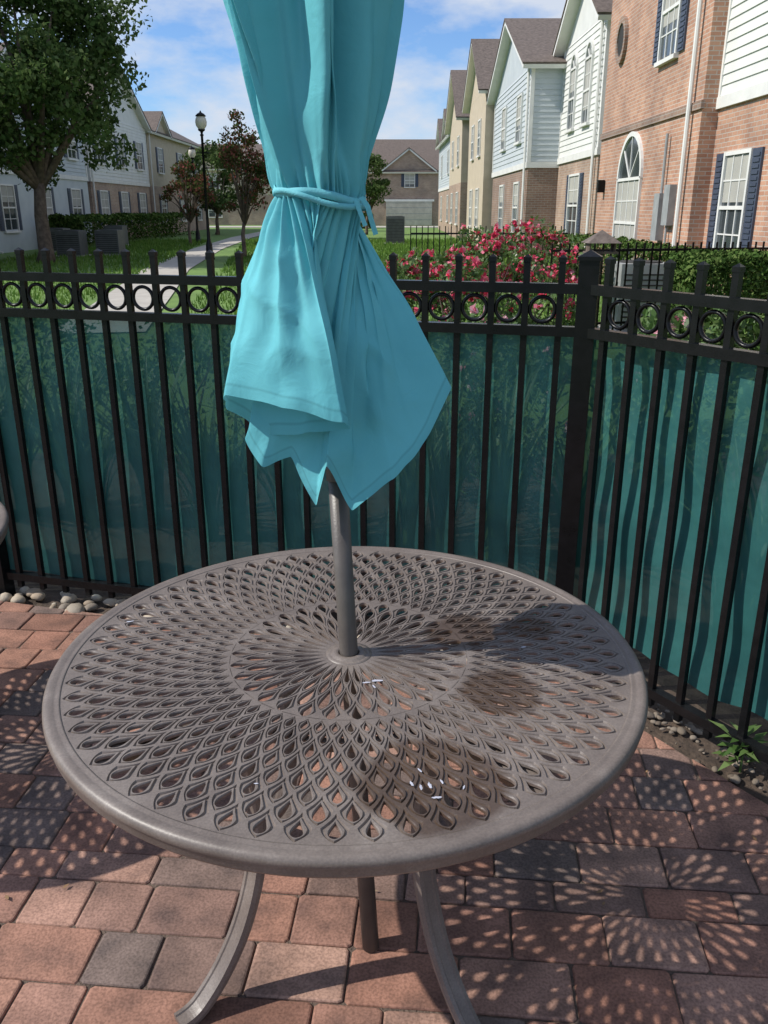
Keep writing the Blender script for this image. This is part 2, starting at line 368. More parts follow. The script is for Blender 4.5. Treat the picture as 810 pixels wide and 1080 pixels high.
# ------------------------------------------------------------------ patio tables
tm,nt,N,L=newmat('cast_aluminium_taupe')
out=N.new('ShaderNodeOutputMaterial'); b=N.new('ShaderNodeBsdfPrincipled')
tcn=N.new('ShaderNodeTexCoord')
n1=N.new('ShaderNodeTexNoise'); n1.inputs['Scale'].default_value=7; n1.inputs['Detail'].default_value=8; n1.inputs['Roughness'].default_value=.65; L.new(tcn.outputs['Object'],n1.inputs['Vector'])
r1=ramp(N,[(.32,(.125,.100,.086)),(.55,(.172,.141,.122)),(.75,(.235,.200,.176))]); L.new(n1.outputs['Fac'],r1.inputs[0])
n2=N.new('ShaderNodeTexNoise'); n2.inputs['Scale'].default_value=260; n2.inputs['Detail'].default_value=3; L.new(tcn.outputs['Object'],n2.inputs['Vector'])
r2=ramp(N,[(.35,(.85,.85,.85)),(.65,(1.08,1.08,1.08))]); L.new(n2.outputs['Fac'],r2.inputs[0])
mx=N.new('ShaderNodeMix'); mx.data_type='RGBA'; mx.blend_type='MULTIPLY'; mx.inputs[0].default_value=1; L.new(r1.outputs[0],mx.inputs[6]); L.new(r2.outputs[0],mx.inputs[7])
col=mx.outputs[2]
nd=N.new('ShaderNodeTexNoise'); nd.inputs['Scale'].default_value=11; nd.inputs['Detail'].default_value=6; L.new(tcn.outputs['Object'],nd.inputs['Vector'])
wet=None
for (sx,sy,sr) in ((.30,-.15,.085),(.155,-.43,.125),(.25,.10,.085),(.40,.12,.06)):
    vd=N.new('ShaderNodeVectorMath'); vd.operation='DISTANCE'; L.new(tcn.outputs['Object'],vd.inputs[0]); vd.inputs[1].default_value=(sx,sy,0)
    ma=N.new('ShaderNodeMath'); ma.operation='MULTIPLY_ADD'; L.new(nd.outputs['Fac'],ma.inputs[0]); ma.inputs[1].default_value=.07; L.new(vd.outputs['Value'],ma.inputs[2])
    mr=N.new('ShaderNodeMapRange'); L.new(ma.outputs[0],mr.inputs[0]); mr.inputs[1].default_value=sr+.04; mr.inputs[2].default_value=sr+.02; mr.inputs[3].default_value=0; mr.inputs[4].default_value=1
    if wet is None: wet=mr.outputs[0]
    else:
        mm=N.new('ShaderNodeMath'); mm.operation='MAXIMUM'; L.new(wet,mm.inputs[0]); L.new(mr.outputs[0],mm.inputs[1]); wet=mm.outputs[0]
mw=N.new('ShaderNodeMix'); mw.data_type='RGBA'; mw.blend_type='MULTIPLY'; L.new(wet,mw.inputs[0]); L.new(col,mw.inputs[6]); mw.inputs[7].default_value=(.52,.43,.36,1)
L.new(mw.outputs[2],b.inputs['Base Color'])
rr=N.new('ShaderNodeMapRange'); L.new(wet,rr.inputs[0]); rr.inputs[3].default_value=.44; rr.inputs[4].default_value=.38; L.new(rr.outputs[0],b.inputs['Roughness'])
bp=N.new('ShaderNodeBump'); bp.inputs['Strength'].default_value=.15; bp.inputs['Distance'].default_value=.002; L.new(n2.outputs['Fac'],bp.inputs['Height']); L.new(bp.outputs[0],b.inputs['Normal'])
L.new(b.outputs[0],out.inputs[0]); M['table']=tm
M['pole']=pmat('umbrella_pole_metal',(.11,.094,.082),(.08,.068,.06),20,.42,.08,200)
TZ=.72; TR=.61
def gfun(t): return .35*t+.65*(1-math.cos(math.pi*t/2))
def table_top():
    V=[];F=[]
    th=.006
    def cell(rin,rc,rout,N_,k,shift,wf,lf,kind):
        a=2*math.pi*(k+shift)/N_; da=math.pi/N_
        K=32; per=K//4; bd=[]
        for i in range(per): t=i/per; bd.append((rin+(rc-rin)*t, da*gfun(t)))
        for i in range(per): t=i/per; bd.append((rc+(rout-rc)*t, da*(1-gfun(t))))
        for i in range(per): t=1-i/per; bd.append((rc+(rout-rc)*t,-da*(1-gfun(t))))
        for i in range(per): t=1-i/per; bd.append((rin+(rc-rin)*t,-da*gfun(t)))
        hl=(rout-rin)*.5*lf; wm=da*wf
        ctr=(rin+rout)*.5+(rc-(rin+rout)*.5)*.8+(rout-rin)*.07
        hole=[]
        for q in range(K):
            t=2*math.pi*q/K
            u=-math.cos(t); s=math.sin(t); sh=.5+.5*u
            wv=s*((.22+1.0*sh) if kind==0 else (.30+.85*sh))
            hole.append((ctr+hl*u,wm*wv))
        def lerp(f): return [(h[0]+(bb[0]-h[0])*f,h[1]+(bb[1]-h[1])*f) for h,bb in zip(hole,bd)]
        rings=[(0,-th),(0,-.0010),(.09,.0012),(.30,.0012),(.40,-.0024),(.60,-.0024),(.72,.0010),(1,.0010)]
        n0=len(V)
        for f,z in rings:
            for r,t in lerp(f): V.append((r*math.cos(a+t),r*math.sin(a+t),z))
        for r,t in bd: V.append((r*math.cos(a+t),r*math.sin(a+t),-th))
        m=len(rings)
        for l in range(m-1):
            for q in range(K):
                q2=(q+1)%K; F.append((n0+l*K+q,n0+l*K+q2,n0+(l+1)*K+q2,n0+(l+1)*K+q))
        for q in range(K):
            q2=(q+1)%K; F.append((n0+q2,n0+q,n0+m*K+q,n0+m*K+q2))
    def tri(ra,rb,N_,k,shift):
        a=2*math.pi*(k+shift)/N_; da=math.pi/N_; n0=len(V); per=8
        L_=[]
        for i in range(per+1):
            t=i/per
            if rb>ra: L_.append((ra+(rb-ra)*t,da*(1-gfun(t))))
            else: L_.append((rb+(ra-rb)*t,da*gfun(t)))
        m=len(L_)
        for z in (.0010,-th):
            for sg in (-1,1):
                for r,t in L_: V.append((r*math.cos(a+sg*t),r*math.sin(a+sg*t),z))
        for i in range(m-1):
            F.append((n0+i,n0+i+1,n0+m+i+1,n0+m+i)); F.append((n0+3*m+i,n0+3*m+i+1,n0+2*m+i+1,n0+2*m+i))
    zones=[(30,[.048,.082,.128,.176,.222,.250],.52,.70),(60,[.250,.268,.302,.340,.379,.418,.458,.498,.539,.578],.47,.52)]
    for N_,rs,wf,lf in zones:
        for i in range(1,len(rs)-1):
            sh=.5*(i%2)
            ww=wf*(1.0 if i%2 else .84)
            for k in range(N_): cell(rs[i-1],rs[i],rs[i+1],N_,k,sh,ww,lf*(1 if i%2 else .86),i%2)
        for k in range(N_):
            tri(rs[0],rs[1],N_,k,0); sh=.5*((len(rs)-1)%2); tri(rs[-1],rs[-2],N_,k,sh)
    return V,F
TV,TF=table_top()
def table(loc,az0,pole=True):
    e=empty('patio_table',loc=(loc[0],loc[1],TZ))
    mesh('table_top',TV,TF,tm,e)
    seg=160
    V,F=lathe([(.577,-.007),(.577,.0016),(.581,.0026),(.586,.0005),(.590,.0015),(.598,.0035),(.606,.002),(.610,-.004),(.611,-.012),(.606,-.018),(.607,-.030),(.603,-.036),(.596,-.037),(.592,-.030),(.59,-.012),(.577,-.007)],seg)
    mesh('rim',V,F,tm,e,smooth=True)
    V,F=lathe([(.021,-.012),(.021,.004),(.024,.006),(.034,.006),(.037,.002),(.040,.0016),(.0488,.0016),(.0488,-.012),(.021,-.012)],48)
    mesh('hub',V,F,tm,e,smooth=True)
    V,F=lathe([(.29,-.010),(.305,-.010),(.305,-.03),(.29,-.03),(.29,-.010)],64); mesh('support_ring',V,F,tm,e)
    prof=[(.585,-.02),(.50,-.025),(.40,-.032),(.325,-.055),(.272,-.12),(.248,-.22),(.244,-.33),(.258,-.44),(.295,-.55),(.345,-.635),(.395,-.69),(.425,-.708),(.455,-.712)]
    pr=[]
    for i in range(len(prof)-1):
        for q in range(4):
            t=q/4; p0=prof[max(i-1,0)];p1=prof[i];p2=prof[i+1];p3=prof[min(i+2,len(prof)-1)]
            pr.append(tuple(.5*((2*p1[c])+(-p0[c]+p2[c])*t+(2*p0[c]-5*p1[c]+4*p2[c]-p3[c])*t*t+(-p0[c]+3*p1[c]-3*p2[c]+p3[c])*t**3) for c in (0,1)))
    pr.append(prof[-1])
    cs=[(-.024,-.011),(-.027,0),(-.024,.011),(-.014,.012),(-.011,.009),(.011,.009),(.014,.012),(.024,.011),(.027,0),(.024,-.011),(.012,-.013),(-.012,-.013)]
    for li in range(4):
        a=az0+li*math.pi/2; rd=Vector((math.cos(a),math.sin(a),0)); tg=Vector((-math.sin(a),math.cos(a),0))
        V=[];F=[];K=len(cs)
        for i,(r,z) in enumerate(pr):
            q=Vector(pr[min(i+1,len(pr)-1)])-Vector(pr[max(i-1,0)]); q.normalize()
            nn=rd*(-q.y)+Vector((0,0,1))*q.x
            nn=-nn if q.y>0 else nn
            sc=1-.18*i/len(pr)
            for u,v in cs: V.append(rd*r+Vector((0,0,z))+tg*u*sc+nn*v)
        for i in range(len(pr)-1):
            for k in range(K): F.append((i*K+k,i*K+(k+1)%K,(i+1)*K+(k+1)%K,(i+1)*K+k))
        F.append(tuple(range(K))[::-1]); F.append(tuple((len(pr)-1)*K+k for k in range(K)))
        mesh('leg_%d'%(li+1),V,F,tm,e,fix=True)
    return e
TC=Vector((-.0745,1.595,0))
table(TC,R(-141))
table(Vector((-1.72,2.22,0)),R(-120))
pv=[];pf=[]
def pale_mark(x,y,r,an,el=2.2,k=14):
    n=len(pv)
    for i in range(k):
        q=2*math.pi*i/k; rr=r*random.uniform(.7,1.1); X=rr*math.cos(q)*el; Y=rr*math.sin(q)*.7
        pv.append((x+X*math.cos(an)-Y*math.sin(an),y+X*math.sin(an)+Y*math.cos(an),TZ+.0026+random.uniform(0,.0006)))
    pf.append(tuple(range(n,n+k)))
for x,y,r,an in ((-.035,1.475,.004,.2),(-.015,1.482,.006,.1),(-.02,1.46,.003,2),(.045,1.16,.0035,1.9),(.06,1.15,.0035,1.7),(.075,1.155,.004,1.8),(.095,1.165,.003,1.9),(.085,1.125,.004,.1),(.06,1.195,.003,2.1),(.13,1.15,.0025,1.2),(-.58,1.74,.004,.4),(-.21,1.16,.002,0),(.30,1.62,.003,.1)): pale_mark(x,y,r,an)
mesh('pale_marks',pv,pf,pmat('mark_bluish_white',(.5,.51,.57),(.4,.4,.47),20,.7))  # small flat bluish-white blobs laid just above the table top

# ------------------------------------------------------------------ umbrella
um=empty('patio_umbrella')
def pole_at(z):
    t=(z-.72)/.9
    return Vector((-.0745-.040*t,1.595+.028*t,z))
V,F=tube([pole_at(.0)+Vector((.012,-.06,0)),pole_at(.70),pole_at(.74),pole_at(1.12)],.0195,24); lp=mesh('lower_pole',V,F,M['pole'],um,smooth=False)
for p in lp.data.polygons: p.use_smooth=len(p.vertices)==4
V,F=tube([pole_at(1.10),pole_at(1.5),pole_at(2.5)],.0165,20); mesh('upper_pole',V,F,M['pole'],um,smooth=True)
V,F=tube([pole_at(1.105),pole_at(1.13)],.023,24); mesh('pole_collar',V,F,M['pole'],um)
A=Acc()
for k in range(8):
    a=2*math.pi*k/8+.2; o=Vector((math.cos(a),math.sin(a),0))
    V,F=tube([pole_at(2.42)+o*.018,pole_at(1.7)+o*.024,pole_at(1.17+.02*(k%3))+o*.028],.0045,8); A.add(('ribs','pole'),V,F)
V,F=lathe([(.018,0),(.026,0),(.028,.03),(.026,.06),(.018,.06)],20,tuple(pole_at(1.22))); A.add(('runner','pole'),V,F)
V,F=lathe([(0,.12),(.012,.11),(.02,.08),(.012,.05),(.03,.02),(.045,0),(0,0)],20,tuple(pole_at(2.47))); A.add(('finial','pole'),V,F)
A.done(um)
hem=[(-.205,-.005,1.245),(-.188,-.085,1.290),(-.08,-.135,1.278),(.026,-.160,1.258),(.034,-.110,1.232),(-.050,-.095,1.222),(-.165,-.045,1.200),
     (-.135,-.065,1.150),(-.085,-.055,1.165),(-.040,-.070,1.075),(-.012,-.095,1.160),(.030,-.085,1.070),(.105,-.10,1.135),(.165,-.075,1.190),(.228,-.010,1.290),(.13,.06,1.20),
     (.10,.16,1.26),(.01,.09,1.14),(-.06,.18,1.26),(-.10,.08,1.16)]
def cr(P,u):
    n=len(P); x=u*n; i=int(x)%n; t=x-int(x)
    p0,p1,p2,p3=[np.array(P[(i+k)%n]) for k in (-1,0,1,2)]
    m1=(p2-p0)*.20; m2=(p3-p1)*.20
    return (2*t**3-3*t**2+1)*p1+(t**3-2*t**2+t)*m1+(-2*t**3+3*t**2)*p2+(t**3-t**2)*m2
NU=540; ZT=1.635
def cross(u,z):
    k=(z-ZT)/.32
    base=.070+.054*min(1,max(0,k))**.8
    top=max(0,(z-2.0)/.47); base*= (1-.80*top)
    am=.006+.046*min(1,max(0,k))
    am*=(1-.7*top)
    a=math.pi+2*math.pi*u
    ph=6*2*math.pi*u+.9*math.sin(2*math.pi*u+1)+1.6*z
    s1=math.sin(ph); s1=math.copysign(abs(s1)**.7,s1)
    f=.62*s1+.38*math.sin(11*2*math.pi*u+1.3-2.2*z)+.24*math.sin(19*2*math.pi*u+z*5)
    f=f-.36*max(0,-f)
    r=base+am*f-.004*k if k>0 else base+am*f
    cz=.007*math.exp(-((z-ZT)/.05)**2)*math.sin(2*math.pi*u*34+2*math.sin(z*30))
    r+=cz
    a+= (.24*min(1,.4+max(0,k)))*math.sin(ph+1.1)
    return np.array([r*math.cos(a),r*math.sin(a)*.9])
CV=[];CF=[];HD=[]
zs_up=[ZT+(2.47-ZT)*(q/60) for q in range(1,61)]
ND=64
nrow=ND+len(zs_up)
for ri_ in range(nrow):
    for j in range(NU):
        u=j/NU
        if ri_<ND:
            t=1-ri_/(ND-1)
            h=cr(hem,u); tie=cross(u,ZT)
            e=t**(.84+.10*max(-1,min(1,h[0]/.15)))
            xy=tie+(h[:2]-tie)*e
            z=ZT+(h[2]-ZT)*t
            rad=h[:2]/(np.linalg.norm(h[:2])+1e-6)
            side=1-.6*min(1,max(0,h[0]-.12)/.08)
            fo=.006*math.sin(2*math.pi*u*13+1.7*t)*math.sin(math.pi*min(1,t*1.05))+.006*math.sin(2*math.pi*u*31+4*t)*math.exp(-t*3.5)*min(1,t*8)
            fo+=.013*noise.noise(Vector((h[0]*9+3,h[1]*9,z*6)))*math.sin(math.pi*min(1,t))+.007*noise.noise(Vector((h[0]*22,h[1]*22,z*14)))*t
            cr_=1-abs(noise.noise(Vector((h[0]*8+z*6,h[1]*8,z*8+u*5))))*4
            fo+=.007*max(0,cr_)*math.sin(math.pi*min(1,t))
            fo+=.005*math.sin(h[0]*60+t*9+3*noise.noise(Vector((h[0]*6,z*6,1))))*t*(1-t)*2
            xy=xy+rad*fo*side
            c=pole_at(z); CV.append((c.x+xy[0],c.y+xy[1],z+.006*noise.noise(Vector((u*40,t*3,0)))*t)); HD.append((1-t)*(ZT-h[2]))
        else:
            z=zs_up[ri_-ND]; xy=cross(u,z); c=pole_at(z)
            nn=noise.noise(Vector((u*9,z*7,4)))*.012+noise.noise(Vector((u*26,z*11,9)))*.006
            xy=xy*(1+nn/ (np.linalg.norm(xy)+.02))
            CV.append((c.x+xy[0],c.y+xy[1],z)); HD.append(1.0)
for i in range(nrow-1):
    for j in range(NU):
        j2=(j+1)%NU; CF.append((i*NU+j,i*NU+j2,(i+1)*NU+j2,(i+1)*NU+j))
cm,nt,N,L=newmat('aqua_canvas')
out=N.new('ShaderNodeOutputMaterial'); b=N.new('ShaderNodeBsdfPrincipled'); b.inputs['Roughness'].default_value=.75; b.inputs['Specular IOR Level'].default_value=.2
tcn=N.new('ShaderNodeTexCoord'); at=N.new('ShaderNodeAttribute'); at.attribute_name='hem_dist'
n1=N.new('ShaderNodeTexNoise'); n1.inputs['Scale'].default_value=5; n1.inputs['Detail'].default_value=6; L.new(tcn.outputs['Object'],n1.inputs['Vector'])
r1=ramp(N,[(.3,(.130,.475,.535)),(.7,(.165,.555,.615))]); L.new(n1.outputs['Fac'],r1.inputs[0])
rh=ramp(N,[(0,(.9,.9,.9)),(.016,(.95,.95,.95)),(.0175,(.64,.64,.64)),(.0190,(.64,.64,.64)),(.0205,(1,1,1))]); L.new(at.outputs['Fac'],rh.inputs[0])
mx=N.new('ShaderNodeMix'); mx.data_type='RGBA'; mx.blend_type='MULTIPLY'; mx.inputs[0].default_value=1; L.new(r1.outputs[0],mx.inputs[6]); L.new(rh.outputs[0],mx.inputs[7]); L.new(mx.outputs[2],b.inputs['Base Color'])
n2=N.new('ShaderNodeTexNoise'); n2.inputs['Scale'].default_value=16; n2.inputs['Detail'].default_value=5; n2.inputs['Distortion'].default_value=.6; L.new(tcn.outputs['Object'],n2.inputs['Vector'])
bp=N.new('ShaderNodeBump'); bp.inputs['Strength'].default_value=.4; bp.inputs['Distance'].default_value=.01; L.new(n2.outputs['Fac'],bp.inputs['Height'])
n3=N.new('ShaderNodeTexNoise'); n3.inputs['Scale'].default_value=700; L.new(tcn.outputs['Object'],n3.inputs['Vector'])
bp2=N.new('ShaderNodeBump'); bp2.inputs['Strength'].default_value=.12; bp2.inputs['Distance'].default_value=.001; L.new(n3.outputs['Fac'],bp2.inputs['Height']); L.new(bp.outputs[0],bp2.inputs['Normal']); L.new(bp2.outputs[0],b.inputs['Normal'])
t=N.new('ShaderNodeBsdfTranslucent'); L.new(mx.outputs[2],t.inputs[0]); ms=N.new('ShaderNodeMixShader'); ms.inputs[0].default_value=.2
L.new(b.outputs[0],ms.inputs[1]); L.new(t.outputs[0],ms.inputs[2]); L.new(ms.outputs[0],out.inputs[0])
M['canvas']=cm
can=mesh('canopy',CV,CF,cm,um,smooth=True)
at_=can.data.attributes.new('hem_dist','FLOAT','POINT'); at_.data.foreach_set('value',HD)
M['strap']=pmat('aqua_strap',(.165,.555,.615),(.13,.46,.53),9,.75,.2,300,transl=.1)
def strap(z0,tilt,off,hgt,ph):
    V=[];F=[];n=120
    for i in range(n):
        u=i/n
        a=math.pi+2*math.pi*u; z=z0+tilt*math.cos(a)+.004*math.sin(3*a+ph)
        r=.079+off+.0015*math.sin(9*a); c=pole_at(z)
        for dz,dr in ((-hgt/2,0),(-hgt/2,.0025),(hgt/2,.0025),(hgt/2,0)):
            V.append((c.x+(r+dr)*math.cos(a),c.y+(r+dr)*.92*math.sin(a),z+dz))
    for i in range(n):
        for k in range(4): F.append((i*4+k,((i+1)%n)*4+k,((i+1)%n)*4+(k+1)%4,i*4+(k+1)%4))
    return V,F
A=Acc()
V,F=strap(1.632,-.010,.000,.014,0); A.add(('tie_strap','strap'),V,F)
V,F=strap(1.625,-.015,.003,.010,2); A.add(('tie_strap','strap'),V,F)
c=pole_at(1.62); kx,ky=c.x+.074,c.y-.03
def ribbon(pts,w):
    V=[];F=[]
    for x,y_,z in pts:
        V+= [(x-w*.3,y_-w/2,z),(x+w*.3,y_+w/2-.012,z+.003)]
    for i in range(len(pts)-1): F.append((2*i,2*i+1,2*i+3,2*i+2))
    return V,F
V,F=ribbon([(kx,ky,1.628),(kx+.012,ky-.004,1.612),(kx+.018,ky-.004,1.59),(kx+.026,ky,1.565)],.014); A.add(('tie_ends','strap'),V,F)
V,F=ribbon([(kx-.01,ky-.012,1.626),(kx-.002,ky-.02,1.605),(kx+.008,ky-.022,1.580)],.012); A.add(('tie_ends','strap'),V,F)
A.done(um,('tie_strap','tie_ends'))

# ------------------------------------------------------------------ buildings
def window(F,A,a,b,w,h,shut=0,arch=False,cols=2,rowsn=2,cs=0):
    fw=.07
    def bx(key,a0,a1,b0,b1,c0,c1): F.box(A,key,a0,a1,b0,b1,c0+cs,c1+cs)
    bx(('window_glass','glass'),a-w/2+.02,a+w/2-.02,b+.02,b+h-.02,-.02,.015)
    bl=random.choice([.35,.55,.62,.2])
    bx(('window_blinds','blind'),a-w/2+.05,a+w/2-.05,b+h*bl,b+h-.05,.0155,.02)
    for s in (-1,1): bx(('window_frames','trim'),a+s*w/2-fw/2,a+s*w/2+fw/2,b-.03,b+h+.03,-.02,.06)
    bx(('window_frames','trim'),a-w/2+fw/2,a+w/2-fw/2,b+h-fw/2,b+h+.03,-.02,.055)
    bx(('window_sills','trim'),a-w/2-.08,a+w/2+.08,b-.11,b-.032,-.02,.10)
    bx(('window_frames','trim'),a-w/2+fw/2,a+w/2-fw/2,b+h/2-.03,b+h/2+.03,-.01,.05)
    for i in range(1,cols):
        x=a-w/2+w*i/cols; bx(('muntins','trim'),x-.015,x+.015,b,b+h/2-.03,.0,.035); bx(('muntins','trim'),x-.015,x+.015,b+h/2+.03,b+h-.04,.0,.035)
    for i in range(1,rowsn*2):
        if i==rowsn: continue
        z=b+h*i/(rowsn*2); bx(('muntins','trim'),a-w/2+.03,a+w/2-.03,z-.012,z+.012,.0,.032)
    if shut:
        for s in (-1,1):
            a0=a+s*(w/2+.06); a1=a0+s*shut; lo,hi=min(a0,a1),max(a0,a1)
            bx(('shutters','shutter'),lo,hi,b-.02,b+h+.02,-.01,.04)
            for k in range(int(h/.09)):
                z=b+.03+k*.09; bx(('shutter_slats','shutter'),lo+.05,hi-.05,z,z+.05,.04,.055)
    if arch:
        V=[F.p(a,b+h,.015+cs)];n=16
        for i in range(n+1):
            t=math.pi*i/n; V.append(F.p(a-w/2*math.cos(t),b+h+w/2*math.sin(t),.015+cs))
        A.add(('arch_glass','glass'),V,[(0,i+1,i+2) for i in range(n)])
        for t in (math.pi/4,math.pi/2,3*math.pi/4):
            dx,dz=-math.cos(t),math.sin(t); q=[]
            for rr in (.05,w/2-.04):
                for s in (-.014,.014): q.append((a+dx*rr+dz*s,b+h+dz*rr-dx*s))
            V=[F.p(x,z,c+cs) for c in (.0,.035) for x,z in (q[0],q[1],q[3],q[2])]
            A.add(('muntins','trim'),V,BF)
        V=[]
        for i in range(n+1):
            t=math.pi*i/n
            for rr,cc in ((w/2-.05,.06),(w/2+.05,.06),(w/2+.05,-.02),(w/2-.05,-.02)):
                V.append(F.p(a-rr*math.cos(t),b+h+rr*math.sin(t),cc+cs))
        A.add(('arch_frame','trim'),V,[(i*4+k,i*4+(k+1)%4,(i+1)*4+(k+1)%4,(i+1)*4+k) for i in range(n) for k in range(4)])
def slab(A,key,P,th):
    P=[Vector(p) for p in P]; nn=(P[1]-P[0]).cross(P[3]-P[0]).normalized()
    if nn.z<0: nn=-nn
    V=P+[p-nn*th for p in P]; A.add(key,V,[(0,1,2,3),(7,6,5,4),(0,4,5,1),(1,5,6,2),(2,6,7,3),(3,7,4,0)])
def boards(F,A,key,side,a0,a1,b0,b1,dep):
    z=b0;V=[];Fc=[]
    while z<b1-.02:
        z1=min(z+.17,b1)
        if side=='f':
            q=[F.p(a0,z,.03),F.p(a1,z,.03),F.p(a1,z1,.008),F.p(a0,z1,.008),F.p(a0,z,.004),F.p(a1,z,.004)]
        elif side=='l':
            q=[F.p(a0-.03,z,0),F.p(a0-.03,z,-dep),F.p(a0-.008,z1,-dep),F.p(a0-.008,z1,0),F.p(a0-.004,z,0),F.p(a0-.004,z,-dep)]
        else:
            q=[F.p(a1+.03,z,0),F.p(a1+.03,z,-dep),F.p(a1+.008,z1,-dep),F.p(a1+.008,z1,0),F.p(a1+.004,z,0),F.p(a1+.004,z,-dep)]
        n=len(V); V+=q; Fc+=[(n,n+1,n+2,n+3),(n,n+4,n+5,n+1)]; z=z1
    A.add(key,V,Fc)
def gable(F,A,a0,a1,c0,c1,h,pitch,axis,up,ov=.4):
    if axis=='c':
        am=(a0+a1)/2; rh=h+pitch*(a1-a0)/2
        A.add(('gable_wall',up),[F.p(a0,h,c0),F.p(a1,h,c0),F.p(am,rh,c0),F.p(a0,h,c1),F.p(a1,h,c1),F.p(am,rh,c1)],[(0,1,2),(5,4,3),(0,3,4,1)])
        for s,e in ((-1,a0),(1,a1)):
            eo=e+s*ov; ho=h-pitch*ov
            slab(A,('roof','shingle'),[F.p(eo,ho+.16,c0+ov),F.p(eo,ho+.16,c1),F.p(am,rh+.16,c1),F.p(am,rh+.16,c0+ov)],.06)
            slab(A,('fascia','trim'),[F.p(eo-s*.03,ho+.10,c0+ov-.03),F.p(eo-s*.03,ho+.10,c1),F.p(am,rh+.08,c1),F.p(am,rh+.08,c0+ov-.03)],.13)
    else:
        cm_=(c0+c1)/2; rh=h+pitch*abs(c0-c1)/2
        A.add(('gable_wall',up),[F.p(a0,h,c0),F.p(a0,h,c1),F.p(a0,rh,cm_),F.p(a1,h,c0),F.p(a1,h,c1),F.p(a1,rh,cm_)],[(0,1,2),(5,4,3),(0,3,4,1)])
        for s,e in ((1,c0),(-1,c1)):
            eo=e+s*ov; ho=h-pitch*ov
            slab(A,('roof','shingle'),[F.p(a0-ov,ho+.16,eo),F.p(a1+ov,ho+.16,eo),F.p(a1+ov,rh+.16,cm_),F.p(a0-ov,rh+.16,cm_)],.06)
            slab(A,('fascia','trim'),[F.p(a0-ov+.03,ho+.10,eo-s*.03),F.p(a1+ov-.03,ho+.10,eo-s*.03),F.p(a1+ov-.03,rh+.08,cm_),F.p(a0-ov+.03,rh+.08,cm_)],.13)
def house(name,F,a0,a1,dep,h1,h2,low,up,axis='a',pitch=.55,wl=(),wu=(),cross_g=None,down=(),extra=None,sidewin=()):
    e=empty(name); A=Acc()
    F.box(A,('lower_walls',low),a0,a1,-.04,h1,-dep,0)
    F.box(A,('upper_walls',up),a0+.003,a1-.003,h1,h2,-dep,-.003)
    if up.startswith('siding'):
        boards(F,A,('siding_front',up),'f',a0,a1,h1+.12,h2,dep)
        boards(F,A,('siding_side',up),'l',a0,a1,h1+.12,h2,dep)
        boards(F,A,('siding_side',up),'r',a0,a1,h1+.12,h2,dep)
        F.box(A,('trim_band','trim'),a0-.05,a1+.05,h1-.08,h1+.11,-dep-.05,.06)
        for aa in (a0-.045,a1-.075): F.box(A,('corner_boards','trim'),aa,aa+.12,h1+.112,h2-.02,-.08,.045)
    for w_ in wl: window(F,A,*w_)
    for w_ in wu: window(F,A,*w_,cs=.03 if up.startswith('siding') else 0)
    gable(F,A,a0,a1,0,-dep,h2,pitch,axis,up)
    if cross_g:
        for g0,g1 in cross_g: gable(F,A,g0,g1,.12,-dep/2,h2,pitch*1.2,'c',up,ov=.3)
    for a in down:
        V,Fc=tube([F.p(a,h2-.1,.10),F.p(a,h1,.09),F.p(a,.1,.09),F.p(a,.0,.3)],.045,8); A.add(('downspout','trim'),V,Fc)
    if extra: extra(F,A)
    A.done(e); return e
FRt=Frame((5.95,0,0),(0,1,0),(-1,0,0))
house('brick_house',FRt,4.5,16.6,10,3.35,6.7,'brick','siding',wl=[(15.35,.75,1.1,1.75,.36,False,3,2),(12.5,.75,1.1,1.75,.36,False,3,2),(8.0,.75,1.1,1.75,.36)],wu=[(12.6,4.2,1.0,1.5,.34),(9.5,4.2,1.0,1.5,.34)])
FRb=Frame((5.65,0,0),(0,1,0),(-1,0,0))
def exB(F,A):
    vz=5.35
    V=[F.p(22.6,vz,.05)];n=24
    for i in range(n): t=2*math.pi*i/n; V.append(F.p(22.6+.33*math.cos(t),vz+.42*math.sin(t),.05))
    A.add(('round_window','dark'),V,[(0,i+1,(i+1)%n+1) for i in range(n)])
    V=[]
    for i in range(n):
        t=2*math.pi*i/n
        for q,cc in ((.30,.08),(.42,.08),(.42,-.02),(.30,-.02)): V.append(F.p(22.6+q*math.cos(t),vz+q*1.2*math.sin(t),cc))
    A.add(('round_frame','brick_dark'),V,[(i*4+k,i*4+(k+1)%4,((i+1)%n)*4+(k+1)%4,((i+1)%n)*4+k) for i in range(n) for k in range(4)])
    F.box(A,('string_course','brick_dark'),16.55,24.0,3.28,3.42,-.02,.045)
    F.box(A,('electric_meter','utility'),18.05,18.4,1.0,1.9,0,.16); F.box(A,('electric_meter','utility'),17.5,17.85,1.3,2.05,0,.14)
    V,Fc=tube([F.p(18.2,1.9,.08),F.p(18.2,3.0,.08)],.03,8); A.add(('conduit','utility'),V,Fc)
    V,Fc=tube([F.p(17.7,0,.07),F.p(17.7,1.3,.07)],.025,8); A.add(('conduit','utility'),V,Fc)
    F.box(A,('wall_lantern','black'),23.2,23.35,2.0,2.3,.02,.18)
house('brick_house',FRb,16.6,24.0,10.3,3.35,7.6,'brick','brick',wl=[(20.9,.35,1.9,1.9,0,True,4,2)],wu=[(18.9,4.45,1.1,1.7,.36,False,3,2)],down=[17.05],extra=exB)
FRe=Frame((6.9,0,0),(0,1,0),(-1,0,0))
def exE(F,A):
    F.box(A,('entry_door','dark'),24.3,25.3,.1,2.4,0,.05)
house('brick_house',FRe,24.0,25.5,9,3.0,6.4,'brick_dark','siding',extra=exE)
FRc=Frame((5.95,0,0),(0,1,0),(-1,0,0))
